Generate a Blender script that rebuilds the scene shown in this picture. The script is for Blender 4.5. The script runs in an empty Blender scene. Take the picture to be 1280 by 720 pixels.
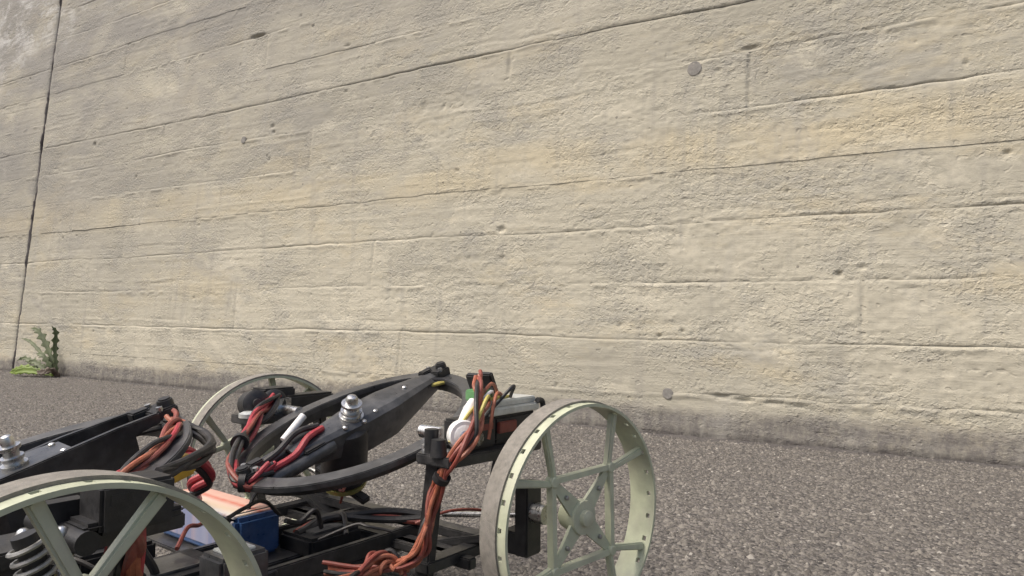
import bpy, bmesh, math, random
import numpy as np
from mathutils import Vector, Matrix

sc = bpy.context.scene
col = sc.collection
rng = np.random.default_rng(7)
random.seed(7)

# ------------------------------------------------------------------ camera
CAM_H = .245
PITCH, ROLL = math.radians(2.3), math.radians(.6)
fw = Vector((0, math.cos(PITCH), math.sin(PITCH)))
r0 = Vector((1, 0, 0)); u0 = r0.cross(fw)
cr = r0 * math.cos(ROLL) + u0 * math.sin(ROLL)
cu = -r0 * math.sin(ROLL) + u0 * math.cos(ROLL)
cd = bpy.data.cameras.new('camera'); cam = bpy.data.objects.new('camera', cd); col.objects.link(cam)
cd.sensor_width = 36; cd.lens = 900 / 1280 * 36; cd.clip_start = .01; cd.clip_end = 2000
cam.matrix_world = Matrix(((cr.x, cu.x, -fw.x, 0), (cr.y, cu.y, -fw.y, 0), (cr.z, cu.z, -fw.z, CAM_H), (0, 0, 0, 1)))
sc.camera = cam
sc.cycles.max_bounces = 4; sc.cycles.diffuse_bounces = 3; sc.cycles.glossy_bounces = 2

# ------------------------------------------------------------------ light
SUN_DIR = Vector((-.80, -.30, 0)).normalized()          # towards the sun, on the ground
SUN_EL = math.radians(56)
to_sun = Vector((SUN_DIR.x * math.cos(SUN_EL), SUN_DIR.y * math.cos(SUN_EL), math.sin(SUN_EL)))
w = bpy.data.worlds.new('World'); sc.world = w; w.use_nodes = True
nt = w.node_tree; bg = nt.nodes['Background']
sky = nt.nodes.new('ShaderNodeTexSky'); sky.sky_type = 'NISHITA'; sky.sun_disc = False
sky.sun_elevation = SUN_EL; sky.sun_rotation = math.atan2(SUN_DIR.x, SUN_DIR.y)
sky.air_density = 1.0; sky.dust_density = 6.0; sky.ozone_density = 1.0
nt.links.new(sky.outputs[0], bg.inputs[0]); bg.inputs[1].default_value = .10
sl = bpy.data.lights.new('sun', 'SUN'); sl.energy = 1.5; sl.angle = math.radians(28); sl.color = (1, .95, .87)
sun = bpy.data.objects.new('sun', sl); col.objects.link(sun)
sun.rotation_euler = (-to_sun).to_track_quat('-Z', 'Y').to_euler()
sc.view_settings.view_transform = 'Standard'; sc.view_settings.look = 'None'
sc.view_settings.exposure = .85; sc.view_settings.gamma = 1; sc.view_settings.use_curve_mapping = False

# ------------------------------------------------------------------ node helpers
class NT:
    def __init__(s, name):
        s.m = bpy.data.materials.new(name); s.m.use_nodes = True
        s.t = s.m.node_tree; s.b = s.t.nodes['Principled BSDF']
    def n(s, typ, **kw):
        nd = s.t.nodes.new(typ)
        for k, v in kw.items():
            if k.startswith('i_'): nd.inputs[k[2:].replace('_', ' ')].default_value = v
            else: setattr(nd, k, v)
        return nd
    def l(s, a, b): s.t.links.new(a, b)
    def noise(s, vec, scale, detail=4, rough=.55, dist=0):
        nd = s.n('ShaderNodeTexNoise'); nd.inputs['Scale'].default_value = scale
        nd.inputs['Detail'].default_value = detail; nd.inputs['Roughness'].default_value = rough
        nd.inputs['Distortion'].default_value = dist; s.l(vec, nd.inputs['Vector']); return nd.outputs[0]
    def ramp(s, fac, *stops):
        nd = s.n('ShaderNodeValToRGB'); e = nd.color_ramp.elements
        while len(e) < len(stops): e.new(.5)
        for x, (p, c) in zip(e, stops):
            x.position = p; x.color = c if len(c) == 4 else (*c, 1)
        s.l(fac, nd.inputs[0]); return nd.outputs[0]
    def mix(s, fac, a, b, mode='MIX'):
        nd = s.n('ShaderNodeMix', data_type='RGBA', blend_type=mode)
        if isinstance(fac, (int, float)): nd.inputs[0].default_value = fac
        else: s.l(fac, nd.inputs[0])
        for i, v in ((6, a), (7, b)):
            if isinstance(v, tuple): nd.inputs[i].default_value = (*v, 1)
            else: s.l(v, nd.inputs[i])
        return nd.outputs[2]
    def math(s, op, a, b=None, c=None):
        nd = s.n('ShaderNodeMath', operation=op)
        for i, v in enumerate((a, b, c)):
            if v is None: continue
            if isinstance(v, (int, float)): nd.inputs[i].default_value = v
            else: s.l(v, nd.inputs[i])
        return nd.outputs[0]
    def maprange(s, v, a, b, c=0., d=1.):
        nd = s.n('ShaderNodeMapRange'); s.l(v, nd.inputs[0])
        for i, x in enumerate((a, b, c, d)): nd.inputs[i + 1].default_value = x
        return nd.outputs[0]
    def scale(s, vec, x, y, z=1):
        nd = s.n('ShaderNodeMapping'); nd.inputs['Scale'].default_value = (x, y, z); s.l(vec, nd.inputs[0]); return nd.outputs[0]
    def bump(s, h, strength, dist, normal=None):
        nd = s.n('ShaderNodeBump'); nd.inputs['Strength'].default_value = strength; nd.inputs['Distance'].default_value = dist
        s.l(h, nd.inputs['Height'])
        if normal: s.l(normal, nd.inputs['Normal'])
        s.l(nd.outputs[0], s.b.inputs['Normal']); return nd.outputs[0]

def simple_mat(name, c, rough=.5, metal=0, var=.25, scale=60, dust=.25, dustc=(.30, .27, .23), bump=.15, coat=0):
    t = NT(name); tc = t.n('ShaderNodeTexCoord').outputs['Object']
    a = t.noise(tc, scale, 5, .6)
    c1 = tuple(max(0, x * (1 - var)) for x in c); c2 = tuple(min(1, x * (1 + var)) for x in c)
    base = t.ramp(a, (.3, c1), (.7, c2))
    d = t.noise(tc, scale * .35, 6, .65)
    f = t.maprange(d, .45, .75, 0, dust)
    base = t.mix(f, base, dustc)
    t.l(base, t.b.inputs['Base Color'])
    r = t.maprange(a, .2, .8, max(.05, rough - .12), min(1, rough + .15)); t.l(r, t.b.inputs['Roughness'])
    t.b.inputs['Metallic'].default_value = metal
    if coat: t.b.inputs['Coat Weight'].default_value = coat
    if bump: t.bump(t.noise(tc, scale * 6, 4), bump, .001)
    return t.m

# ------------------------------------------------------------------ noise in numpy (wall and ground relief)
def vnoise(x, y, seed):
    r = np.random.default_rng(seed); T = r.random((256, 256))
    xi = np.floor(x).astype(int); yi = np.floor(y).astype(int); fx = x - xi; fy = y - yi
    fx = fx * fx * fx * (fx * (fx * 6 - 15) + 10); fy = fy * fy * fy * (fy * (fy * 6 - 15) + 10)
    a = T[xi & 255, yi & 255]; b = T[(xi + 1) & 255, yi & 255]; c = T[xi & 255, (yi + 1) & 255]; d = T[(xi + 1) & 255, (yi + 1) & 255]
    return (a * (1 - fx) + b * fx) * (1 - fy) + (c * (1 - fx) + d * fx) * fy
def fbm(x, y, seed, oct=4, gain=.5):
    s = 0; a = 1; tot = 0
    for i in range(oct):
        s = s + a * vnoise(x * 2 ** i + i * 17.3, y * 2 ** i + i * 9.1, seed + i); tot += a; a *= gain
    return s / tot
def sstep(a, b, x):
    t = np.clip((x - a) / (b - a), 0, 1); return t * t * (3 - 2 * t)

def new_obj(name, mesh, mat=None, parent=None, smooth=None):
    o = bpy.data.objects.new(name, mesh); col.objects.link(o)
    if mat: mesh.materials.clear(); mesh.materials.append(mat)
    if parent: o.parent = parent
    return o
def mesh_np(name, V, F):
    """V (n,3), F (m,4) or (m,3)"""
    me = bpy.data.meshes.new(name); V = np.asarray(V, np.float32); F = np.asarray(F, np.int32)
    me.vertices.add(len(V)); me.vertices.foreach_set('co', V.ravel())
    k = F.shape[1]; me.loops.add(F.size); me.loops.foreach_set('vertex_index', F.ravel())
    me.polygons.add(len(F)); me.polygons.foreach_set('loop_start', np.arange(0, F.size, k, dtype=np.int32))
    me.polygons.foreach_set('loop_total', np.full(len(F), k, np.int32))
    me.update(calc_edges=True); me.validate(); return me
def tag(o, label=None, cat=None, group=None, kind=None):
    for k, v in (('label', label), ('category', cat), ('group', group), ('kind', kind)):
        if v: o[k] = v
    return o
def empty(name, loc=(0, 0, 0), rz=0, parent=None):
    o = bpy.data.objects.new(name, None); col.objects.link(o); o.location = loc; o.rotation_euler.z = rz
    o.empty_display_size = .05
    if parent: o.parent = parent
    return o

# ------------------------------------------------------------------ ground
def ground_mat():
    t = NT('asphalt'); tc = t.n('ShaderNodeTexCoord').outputs['Object']
    wob = t.n('ShaderNodeVectorMath', operation='ADD')
    nz = t.n('ShaderNodeTexNoise'); nz.inputs['Scale'].default_value = 90; t.l(tc, nz.inputs['Vector'])
    sc_ = t.n('ShaderNodeVectorMath', operation='SCALE'); t.l(nz.outputs['Color'], sc_.inputs[0]); sc_.inputs['Scale'].default_value = .006
    t.l(tc, wob.inputs[0]); t.l(sc_.outputs[0], wob.inputs[1]); v = wob.outputs[0]
    def vor(scale, feat='F1'):
        nd = t.n('ShaderNodeTexVoronoi', feature=feat); nd.inputs['Scale'].default_value = scale; t.l(v, nd.inputs['Vector']); return nd
    v1 = vor(160); v2 = vor(300)
    sep = t.n('ShaderNodeSeparateColor'); t.l(v1.outputs['Color'], sep.inputs[0])
    c1 = t.ramp(sep.outputs[0], (0, (.040, .036, .034)), (.30, (.090, .082, .076)), (.65, (.150, .137, .124)), (.92, (.215, .197, .178)), (1, (.32, .30, .27)))
    sep2 = t.n('ShaderNodeSeparateColor'); t.l(v2.outputs['Color'], sep2.inputs[0])
    c2 = t.ramp(sep2.outputs[1], (0, (.045, .041, .039)), (.5, (.10, .091, .084)), (1, (.17, .155, .141)))
    gap = t.maprange(v1.outputs['Distance'], .38, .6)
    c = t.mix(gap, c1, c2)
    big = t.noise(tc, 2.2, 6, .62)
    c = t.mix(t.maprange(big, .35, .7, .0, .30), c, (.098, .089, .083))
    dust = t.noise(tc, 9, 5, .6)
    c = t.mix(t.maprange(dust, .5, .75, 0, .28), c, (.17, .155, .137))
    t.l(c, t.b.inputs['Base Color']); t.b.inputs['Roughness'].default_value = .88
    h = t.math('SUBTRACT', 1., v1.outputs['Distance'])
    h2 = t.math('MULTIPLY', t.math('SUBTRACT', 1., v2.outputs['Distance']), .5)
    hh = t.math('ADD', h, h2)
    t.bump(hh, 1., .0045)
    return t.m
M_ground = ground_mat()
GX = np.concatenate([[-400, -60, -12, -6], np.arange(-4.5, 2.8, .03), [4, 8, 16, 60, 400]])
GY = np.concatenate([[-400, -60, -8, -2], np.arange(-.6, 4.6, .03), [6, 10, 30, 100, 400]])
gx, gy = np.meshgrid(GX, GY, indexing='ij')
def ground_h(x, y):
    near = np.exp(-((x + .6) ** 2 + (y - 1.6) ** 2) / 9.)
    return near * ((fbm(x * 3, y * 3, 50, 3) - .5) * .010 + (fbm(x * 14, y * 14, 60, 2) - .5) * .003)
gz = ground_h(gx, gy)
nx, ny = gx.shape
idx = np.arange(nx * ny).reshape(nx, ny)
F = np.stack([idx[:-1, :-1], idx[1:, :-1], idx[1:, 1:], idx[:-1, 1:]], -1).reshape(-1, 4)
me = mesh_np('ground', np.stack([gx, gy, gz], -1).reshape(-1, 3), F); me.shade_smooth()
ground = tag(new_obj('ground', me, M_ground), kind='structure')

# ------------------------------------------------------------------ wall frame: u along (to the right), v up the face, out towards the camera
WA = math.radians(59.0); BATTER = .085; WD = 1.73
Wv = np.array([math.sin(WA), -math.cos(WA), 0]); Nv = np.array([math.cos(WA), math.sin(WA), 0])
Vv = np.array([0, 0, 1.]) + BATTER * Nv; P0 = np.array([0, WD, 0.])
OUT = np.cross(Wv, Vv); OUT /= np.linalg.norm(OUT)
if OUT @ Nv > 0: OUT = -OUT
def wpt(u, v, h=0):
    u = np.asarray(u, float)[..., None]; v = np.asarray(v, float)[..., None]; h = np.asarray(h, float)[..., None]
    return P0 + Wv * u + Vv * v + OUT * h

# loose stones and chips worked into the asphalt
def chips(n, xr, yr, smin, smax, seed, fall=None):
    r = np.random.default_rng(seed)
    if fall == 'foot': x, y = foot_grit(n); fall = None; keep = np.ones(n, bool)
    else: x = r.uniform(*xr, n); y = r.uniform(*yr, n); keep = (x * Nv[0] + (y - WD) * Nv[1]) < -.012
    if fall is not None: keep &= r.random(n) < fall(x, y)
    x, y = x[keep], y[keep]; n = len(x)
    s = smin + (smax - smin) * r.random(n) ** 2.5
    base = np.array([[1, 0, 0], [.2, .95, .1], [-.9, .35, 0], [-.5, -.8, .1], [.55, -.75, 0], [.1, .05, .75], [.45, .25, .55]])
    nb = len(base)
    tri = np.array([[0, 1, 6], [1, 5, 6], [1, 2, 5], [2, 3, 5], [3, 4, 5], [4, 6, 5], [4, 0, 6]])
    a = r.uniform(0, 6.283, n); ca, sa = np.cos(a), np.sin(a)
    P = base[None] * (1 + r.uniform(-.35, .35, (n, nb, 3))) * s[:, None, None]
    P[:, :, 1] *= r.uniform(.5, 1, n)[:, None]; P[:, :, 2] *= r.uniform(.6, 1.25, n)[:, None]
    Q = np.empty_like(P)
    Q[:, :, 0] = P[:, :, 0] * ca[:, None] - P[:, :, 1] * sa[:, None] + x[:, None]
    Q[:, :, 1] = P[:, :, 0] * sa[:, None] + P[:, :, 1] * ca[:, None] + y[:, None]
    Q[:, :, 2] = P[:, :, 2] + (ground_h(x, y) - .15 * s)[:, None]
    Fc = (tri[None] + (np.arange(n) * nb)[:, None, None]).reshape(-1, 3)
    me = mesh_np('gravel', Q.reshape(-1, 3), Fc)
    at = me.attributes.new('tone', 'FLOAT', 'POINT'); at.data.foreach_set('value', np.repeat(r.random(n), nb).astype(np.float32))
    return me
def chip_mat():
    t = NT('stone_chips'); a = t.n('ShaderNodeAttribute', attribute_name='tone').outputs['Fac']
    c = t.ramp(a, (0, (.070, .063, .056)), (.30, (.112, .102, .089)), (.65, (.157, .143, .124)), (.97, (.210, .192, .167)), (.999, (.33, .31, .275)))
    t.l(c, t.b.inputs['Base Color']); t.b.inputs['Roughness'].default_value = .85; return t.m
M_chip = chip_mat()
g = new_obj('gravel', chips(560000, (-2.6, 1.4), (.40, 3.4), .0013, .0046, 3, lambda x, y: (np.abs(x) < .78 * y + .05) * np.clip(1.35 - .42 * y, .25, 1)), M_chip)
tag(g, 'small grey and buff stone chips all over the asphalt', 'gravel', kind='stuff')

def foot_grit(n):
    r = np.random.default_rng(77); u = r.uniform(-3.1, 1.4, n); d = .004 + r.exponential(.014, n) * (.4 + 1.6 * fbm(u * 5, u * 0, 640, 3))
    P_ = P0 + Wv * u[:, None] - Nv * d[:, None]; return P_[:, 0], P_[:, 1]
# ------------------------------------------------------------------ concrete wall with the marks of its form boards
def wall_mat():
    t = NT('board_marked_concrete')
    uv = t.n('ShaderNodeUVMap', uv_map='UVMap').outputs[0]
    sep = t.n('ShaderNodeSeparateXYZ'); t.l(uv, sep.inputs[0]); U, V = sep.outputs[0], sep.outputs[1]
    tone = t.n('ShaderNodeAttribute', attribute_name='tone').outputs['Fac']
    big = t.noise(uv, 1.7, 5, .6, .3); mid = t.noise(t.scale(uv, 5, 9), 1, 6, .65, .2)
    fine = t.noise(t.scale(uv, 95, 115), 1, 3, .72)
    c = t.ramp(big, (.30, (.340, .321, .262)), (.5, (.408, .381, .304)), (.70, (.452, .420, .333)))
    # grey cement patches, paler laitance patches
    c = t.mix(t.maprange(mid, .53, .60, 0, .45), c, (.305, .292, .250))
    gp = t.noise(t.scale(uv, 2.0, 4.2), 1, 8, .76, .3)
    c = t.mix(t.maprange(gp, .535, .585, 0, .50), c, (.296, .285, .250))
    pale = t.noise(t.scale(uv, 3.1, 6), 1.3, 8, .76, .3)
    c = t.mix(t.maprange(pale, .54, .61, 0, .55), c, (.530, .492, .392))
    # the ochre lift between two courses
    oc = t.noise(t.scale(uv, 2.3, 7), 1, 6, .65, .5)
    lift = t.math('SUBTRACT', 1., t.math('ABSOLUTE', t.math('MULTIPLY', t.math('SUBTRACT', V, t.math('ADD', .565, t.math('MULTIPLY', oc, .09))), 13.)))
    f = t.math('MULTIPLY', t.maprange(lift, 0, .6), t.maprange(oc, .40, .56, .08, .50))
    c = t.mix(f, c, (.465, .398, .262))
    c = t.mix(t.maprange(t.noise(t.scale(uv, 1.1, 3), 1.7, 7, .72), .52, .62, 0, .5), c, (.465, .405, .280))
    # each board printed its own tone
    tn = t.maprange(tone, 0, 1, .90, 1.08)
    cc = t.n('ShaderNodeCombineColor')
    for i in range(3): t.l(tn, cc.inputs[i])
    c = t.mix(1., c, cc.outputs[0], 'MULTIPLY')
    # weathered grey with corner vignette put into the colour, whitish run-off high up on the left
    wn = t.noise(t.scale(uv, 1.5, 3.2), 1.5, 6, .65, .6)
    hi = t.math('ADD', t.math('MULTIPLY', V, .75), t.math('MULTIPLY', U, -.22))
    hf = t.math('MULTIPLY', t.maprange(hi, .50, 1.30), t.maprange(wn, .28, .58))
    c = t.mix(t.math('MULTIPLY', hf, .85), c, (.225, .217, .202))
    wh = t.math('MULTIPLY', t.maprange(hi, 1.45, 1.75), t.maprange(pale, .50, .60))
    c = t.mix(t.math('MULTIPLY', wh, .8), c, (.50, .49, .47))
    # splash dirt along the foot
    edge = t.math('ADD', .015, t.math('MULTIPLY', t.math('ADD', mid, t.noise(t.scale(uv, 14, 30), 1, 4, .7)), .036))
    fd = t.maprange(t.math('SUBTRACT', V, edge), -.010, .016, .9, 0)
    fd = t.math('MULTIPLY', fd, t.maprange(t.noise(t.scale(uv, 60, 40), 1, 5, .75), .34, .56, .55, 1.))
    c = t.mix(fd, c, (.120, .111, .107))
    c = t.mix(t.maprange(V, .006, .016, .8, 0), c, (.07, .063, .06))  # dark crevice at the ground contact, its shade put into the colour
    # thin vertical run marks
    run = t.noise(t.scale(uv, 26, 2.2), 1, 5, .6, .4)
    c = t.mix(t.maprange(run, .54, .66, 0, .38), c, (.290, .276, .238))
    run2 = t.noise(t.scale(uv, 11, 4.), 1, 6, .7, .7)
    c = t.mix(t.maprange(run2, .56, .68, 0, .35), c, (.345, .332, .295))
    # fine mottling, dark specks
    c = t.mix(t.maprange(fine, .3, .5, .35, 0), c, (.27, .255, .222))
    vo = t.n('ShaderNodeTexVoronoi'); vo.inputs['Scale'].default_value = 45; t.l(uv, vo.inputs['Vector'])
    sp = t.n('ShaderNodeSeparateColor'); t.l(vo.outputs['Color'], sp.inputs[0])
    spk = t.math('MULTIPLY', t.math('LESS_THAN', vo.outputs['Distance'], t.math('MULTIPLY', sp.outputs[1], .16)), t.math('GREATER_THAN', sp.outputs[0], .9))
    c = t.mix(t.math('MULTIPLY', spk, .6), c, (.09, .085, .08))
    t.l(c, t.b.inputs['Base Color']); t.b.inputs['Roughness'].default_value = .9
    t.b.inputs['Specular IOR Level'].default_value = .25
    gr = t.noise(t.scale(uv, 14, 260), 1, 4, .6, .3)
    patch = t.maprange(mid, .42, .56, .06, 1.)                                   # rough and smooth areas
    dn = t.maprange(t.noise(t.scale(uv, 96, 118), 1, 2, .55), .50, .74, 0, 1.3)      # small dents
    cn = t.maprange(t.noise(t.scale(uv, 131, 160), 1, 2, .6), .50, .74, 0, 1.3)      # crumbs standing proud
    bh = t.maprange(t.noise(t.scale(uv, 52, 60), 1, 1, .5), .66, .74, 0, 1.)        # air holes
    h = t.math('SUBTRACT', t.math('MULTIPLY', t.math('SUBTRACT', cn, dn), patch), bh)
    h = t.math('ADD', h, t.math('MULTIPLY', gr, t.maprange(pale, .42, .58, .9, .15)))
    h = t.math('ADD', h, t.math('MULTIPLY', fine, .35))
    t.bump(h, 1., .0009)
    return t.m
M_wall = wall_mat()
M_joint = simple_mat('joint_filler', (.06, .052, .05), .95, var=.5, scale=26, dust=.85, dustc=(.26, .24, .22))
M_plug = simple_mat('cement_plug', (.195, .186, .170), .9, var=.25, scale=120, dust=.2)

LINES = [-.06, .090, .200, .325, .450, .568, .690, .815, .932, 1.045, 1.168, 1.29, 1.41, 1.53, 1.65, 1.77, 1.89, 2.01, 2.13, 2.25, 2.37]
GSTR = [.1, .22, .95, .40, .95, .45, .75, .45, .95, .4, .7, .6, .5, .6, .5, .5, .5, .5, .5, .5, .5]
PITS = [  # u, v, radius u, radius v, depth
    (-1.057, 1.170, .032, .006, .014), (-.943, .846, .010, .006, .006), (-.935, .825, .008, .006, .006), (-.262, .811, .007, .007, .004),
    (.718, .335, .006, .006, .008), (.547, .822, .022, .005, .006), (.475, .785, .008, .003, .005), (-.056, .463, .011, .008, .007),
    (-1.973, .908, .009, .008, .008), (-1.663, .748, .006, .005, .006), (.93, .72, .004, .004, .006), (.99, .545, .006, .004, .006),
    (-.33, .820, .012, .018, .004), (.50, .087, .016, .004, .006), (.545, .083, .018, .004, .007), (.60, .081, .020, .004, .006), (.65, .078, .014, .003, .005),
    (-.06, .89, .006, .03, .004), (.20, .475, .01, .004, .004), (-.64, 1.056, .012, .004, .005)]
for i in range(130):
    PITS.append((rng.uniform(-3, 1.6), rng.uniform(.05, 1.9), rng.uniform(.0025, .007), rng.uniform(.002, .005), rng.uniform(.002, .006)))
JOINTS = [-8.4, -2.385, 3.6]

def wob(i, u):
    return (vnoise(u * 2.3 + i * 13.7, u * 0 + i * 3.1, 200 + i) - .5) * .008 + (vnoise(u * 23 + i * 5, u * 0 + i, 240 + i) - .5) * .0035
def build_course(i, u0_, u1_, tones_seed):
    fineu = np.arange(-3.05, 1.35, .0042)
    us = np.concatenate([np.arange(-8.4, -3.05, .03), fineu, np.arange(1.35, 3.6, .03)])
    us = us[(us > u0_ + .004) & (us < u1_ - .004)]
    us = np.concatenate([[u0_], us, [u1_]])
    v0, v1 = LINES[i], LINES[i + 1]
    nv = 32 if v0 < 1.6 else 8
    q = np.linspace(0, 1, nv); q = q + .045 * np.sin(2 * math.pi * q) * -1     # rows closer together by the lines
    A = v0 + wob(i, us) * (i > 0); B = v1 + wob(i + 1, us)
    u = np.repeat(us[:, None], nv, 1); v = A[:, None] + (B - A)[:, None] * q[None]
    # boards of the course: butt ends and offsets
    r = np.random.default_rng(900 + i)
    ends = np.sort(np.concatenate([np.arange(-9, 5, 2.6) + r.uniform(-.9, .9, 6)])) if i != 1 else np.array([-6., -3.4, -1.95, -.358, 1.9])
    seg = np.searchsorted(ends, us); off = r.uniform(-.0012, .0012, 20)[seg]; tone = r.random(20)[seg]; tilt = r.uniform(-.0012, .0012, 20)[seg]
    h = np.repeat(off[:, None], nv, 1) + tilt[:, None] * (q[None] - .5)
    for e in ends: h = h - .0022 * np.exp(-((u - e - (v - v0) * .02) / .0035) ** 2) * (vnoise(v * 30, v * 0, 5 + i) > .25)
    # wood print, lumps and crusts
    mask = sstep(.42, .66, fbm(u * 1.9 + 40, v * 3.1, 300, 4)) * (.35 + .65 * sstep(-1.7, -.2, u))
    h = h + (fbm(u * 5, v * 190 + u * 3, 310, 2) - .5) * .0011 * (1.1 - mask * .6)
    h = h + (fbm(u * 16, v * 24, 320, 4) - .5) * .0011
    rid = 1 - np.abs(2 * fbm(u * 58 + 3 * fbm(u * 8, v * 8, 335, 2), v * 105, 330, 2, .6) - 1)
    h = h + (rid - .75) * (.0003 + .0014 * mask)
    h = h + (fbm(u * 70, v * 125, 340, 2) - .5) * (.0005 + .0012 * mask)
    ridge = np.clip(1 - np.abs(fbm(u * 7 + 30, v * 34, 360, 3, .6) - .5) * 16, 0, 1) * sstep(.45, .62, fbm(u * 3 + 7, v * 5, 365, 3))
    h = h + ridge * .0009
    h = h + sstep(.60, .66, fbm(u * 4 + 9, v * 9, 350, 4)) * .0010           # laitance skin standing proud
    # course lines: recess with a proud lip, broken up along the length
    for k, sgn in ((i, 1), (i + 1, -1)):
        if k == 0: continue
        d = (v - A[:, None]) if sgn == 1 else (B[:, None] - v)
        L = vnoise(us * 1.6 + k * 7, us * 0 + k * 2.7, 400 + k) * .7 + vnoise(us * 11 + k * 7, us * 0 + k, 430 + k) * .3
        g_ = sstep(.68 - GSTR[k] * .55, .80 - GSTR[k] * .30, L)
        if k == 6: g_ = g_ * sstep(-.1, .25, us) + .25 * g_
        if k == 5: g_ = g_ * (1 - sstep(-.4, 0, us)) + .2 * g_
        wdt = .0017 + .0016 * vnoise(us * 20, us * 0 + k, 460)
        h = h - (g_ * (.0011 + .0019 * GSTR[k]) * (.25 + .95 * vnoise(us * 7, us * 0 + k, 470 + k)))[:, None] * np.exp(-(d / wdt[:, None]) ** 2)
        fin = sstep(.52, .75, vnoise(us * 3.3 + k * 3, us * 0 + k, 480 + k)) * sstep(.3, .6, vnoise(us * 37, us * 0 + k, 481))
        h = h + (fin * .0022)[:, None] * np.exp(-((d - .006) / .005) ** 2) * (sgn == -1)
    # fainter prints inside the board: thin raised seams and scratches, broken along the length
    for k2 in range(3):
        qc = r.uniform(.15, .85); sl_ = r.uniform(-.04, .04); gate = sstep(.50, .66, vnoise(us * 1.9 + k2 * 31 + i * 7, us * 0 + k2, 700 + i * 3 + k2)) * sstep(.25, .55, vnoise(us * 17 + k2, us * 0 + i, 760 + k2))
        vc = v0 + (v1 - v0) * qc + sl_ * np.sin(us * .7 + k2) * .3 + (vnoise(us * 6 + i, us * 0 + k2, 780) - .5) * .012
        h = h + (gate * (.0014 if k2 else -.0016))[:, None] * np.exp(-((v - vc[:, None]) / .0026) ** 2)
    for (pu, pv, ru, rv, dp) in PITS:
        if pv < v0 - .05 or pv > v1 + .05: continue
        sel = np.abs(us - pu) < ru * 3
        if not sel.any(): continue
        e = ((u[sel] - pu) / ru) ** 2 + ((v[sel] - pv) / rv) ** 2
        h[sel] -= dp * np.exp(-e ** 1.5)
    for j in JOINTS: h = h - .006 * np.exp(-((u - j) / .012) ** 2) * (.4 + fbm(u * 0, v * 20, 500, 3))
    # close the ends and the top back into the core
    pad = [(1, 1), (0, 1 if i == len(LINES) - 2 else 0)]
    u = np.pad(u, pad, 'edge'); v = np.pad(v, pad, 'edge'); h = np.pad(h, pad, 'edge')
    h[0] = h[-1] = -.05
    if i == len(LINES) - 2: h[:, -1] = -.05
    nu, nvv = u.shape
    P = wpt(u, v, h).reshape(-1, 3); idx = np.arange(nu * nvv).reshape(nu, nvv)
    F = np.stack([idx[:-1, :-1], idx[1:, :-1], idx[1:, 1:], idx[:-1, 1:]], -1).reshape(-1, 4)
    me = mesh_np('board_course', P, F); me.shade_smooth()
    at = me.attributes.new('tone', 'FLOAT', 'POINT'); tt = np.repeat(np.concatenate([[tone[0]], tone, [tone[-1]]])[:, None], nvv, 1)
    at.data.foreach_set('value', tt.astype(np.float32).ravel())
    lay = me.uv_layers.new(name='UVMap'); uvs = np.stack([u, v], -1).reshape(-1, 2)[F.ravel()]
    lay.data.foreach_set('uv', uvs.astype(np.float32).ravel())
    return me

def hexa(corners):
    me = bpy.data.meshes.new('block')
    me.from_pydata([tuple(c) for c in corners], [], [(0, 3, 2, 1), (4, 5, 6, 7), (0, 1, 5, 4), (1, 2, 6, 5), (2, 3, 7, 6), (3, 0, 4, 7)])
    me.update(); return me
def wall_block(u0_, u1_, v0, v1, h0, h1):
    return hexa([wpt(u0_, v0, h1), wpt(u1_, v0, h1), wpt(u1_, v0, h0), wpt(u0_, v0, h0), wpt(u0_, v1, h1), wpt(u1_, v1, h1), wpt(u1_, v1, h0), wpt(u0_, v1, h0)])
M_core = simple_mat('concrete_core', (.36, .33, .28), .9, var=.2, scale=6, dust=.2)
wall = empty('concrete_wall', tuple(wpt(0, 0)))
tag(wall, 'long beige board-marked concrete wall with horizontal board lines behind the robot', 'wall', kind='thing')
def keep(o, par):                      # parent without moving
    o.parent = par; o.matrix_parent_inverse = par.matrix_world.inverted() if par.parent is None else o.matrix_parent_inverse
    return o
bpy.context.view_layer.update()
Winv = Matrix.Translation(wall.location).inverted()
def wpart(name, me, mat, par):
    if par is wall: me.transform(Winv)
    o = new_obj(name, me, mat, par); return o
courses = {}
for (a, b, lab) in ((-8.4, -2.385, 'left wall panel beyond the vertical joint'), (-2.385, 3.6, 'right wall panel filling most of the view')):
    gap = .004
    core = wpart('wall_panel', wall_block(a + gap, b - gap, -.06, 2.36, -.40, -.03), M_core, wall); core['label'] = lab
    for i in range(len(LINES) - 1):
        me = build_course(i, a + gap, b - gap, i); me.transform(Winv)
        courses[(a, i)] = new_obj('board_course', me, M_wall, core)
# rough dark filler standing in the joint
vs = np.arange(-.03, 2.35, .006); q = np.linspace(-1, 1, 7)
uu = -2.385 + q[None] * .0075 + ((fbm(vs * 9, vs * 0, 520, 3) - .5) * .008)[:, None]
hh = -.0075 + (1 - q[None] ** 2) * ((fbm(vs * 8, vs * 0 + 3, 530, 5, .65) - .25) * .026)[:, None] + (fbm(vs[:, None] * 160, q[None] * 4, 540, 2) - .5) * .004
P = wpt(uu, np.repeat(vs[:, None], 7, 1), hh).reshape(-1, 3); idx = np.arange(len(vs) * 7).reshape(len(vs), 7)
F = np.stack([idx[:-1, :-1], idx[:-1, 1:], idx[1:, 1:], idx[1:, :-1]], -1).reshape(-1, 4)
me = mesh_np('joint_filler', P, F); wpart('joint_filler', me, M_joint, wall)
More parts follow.
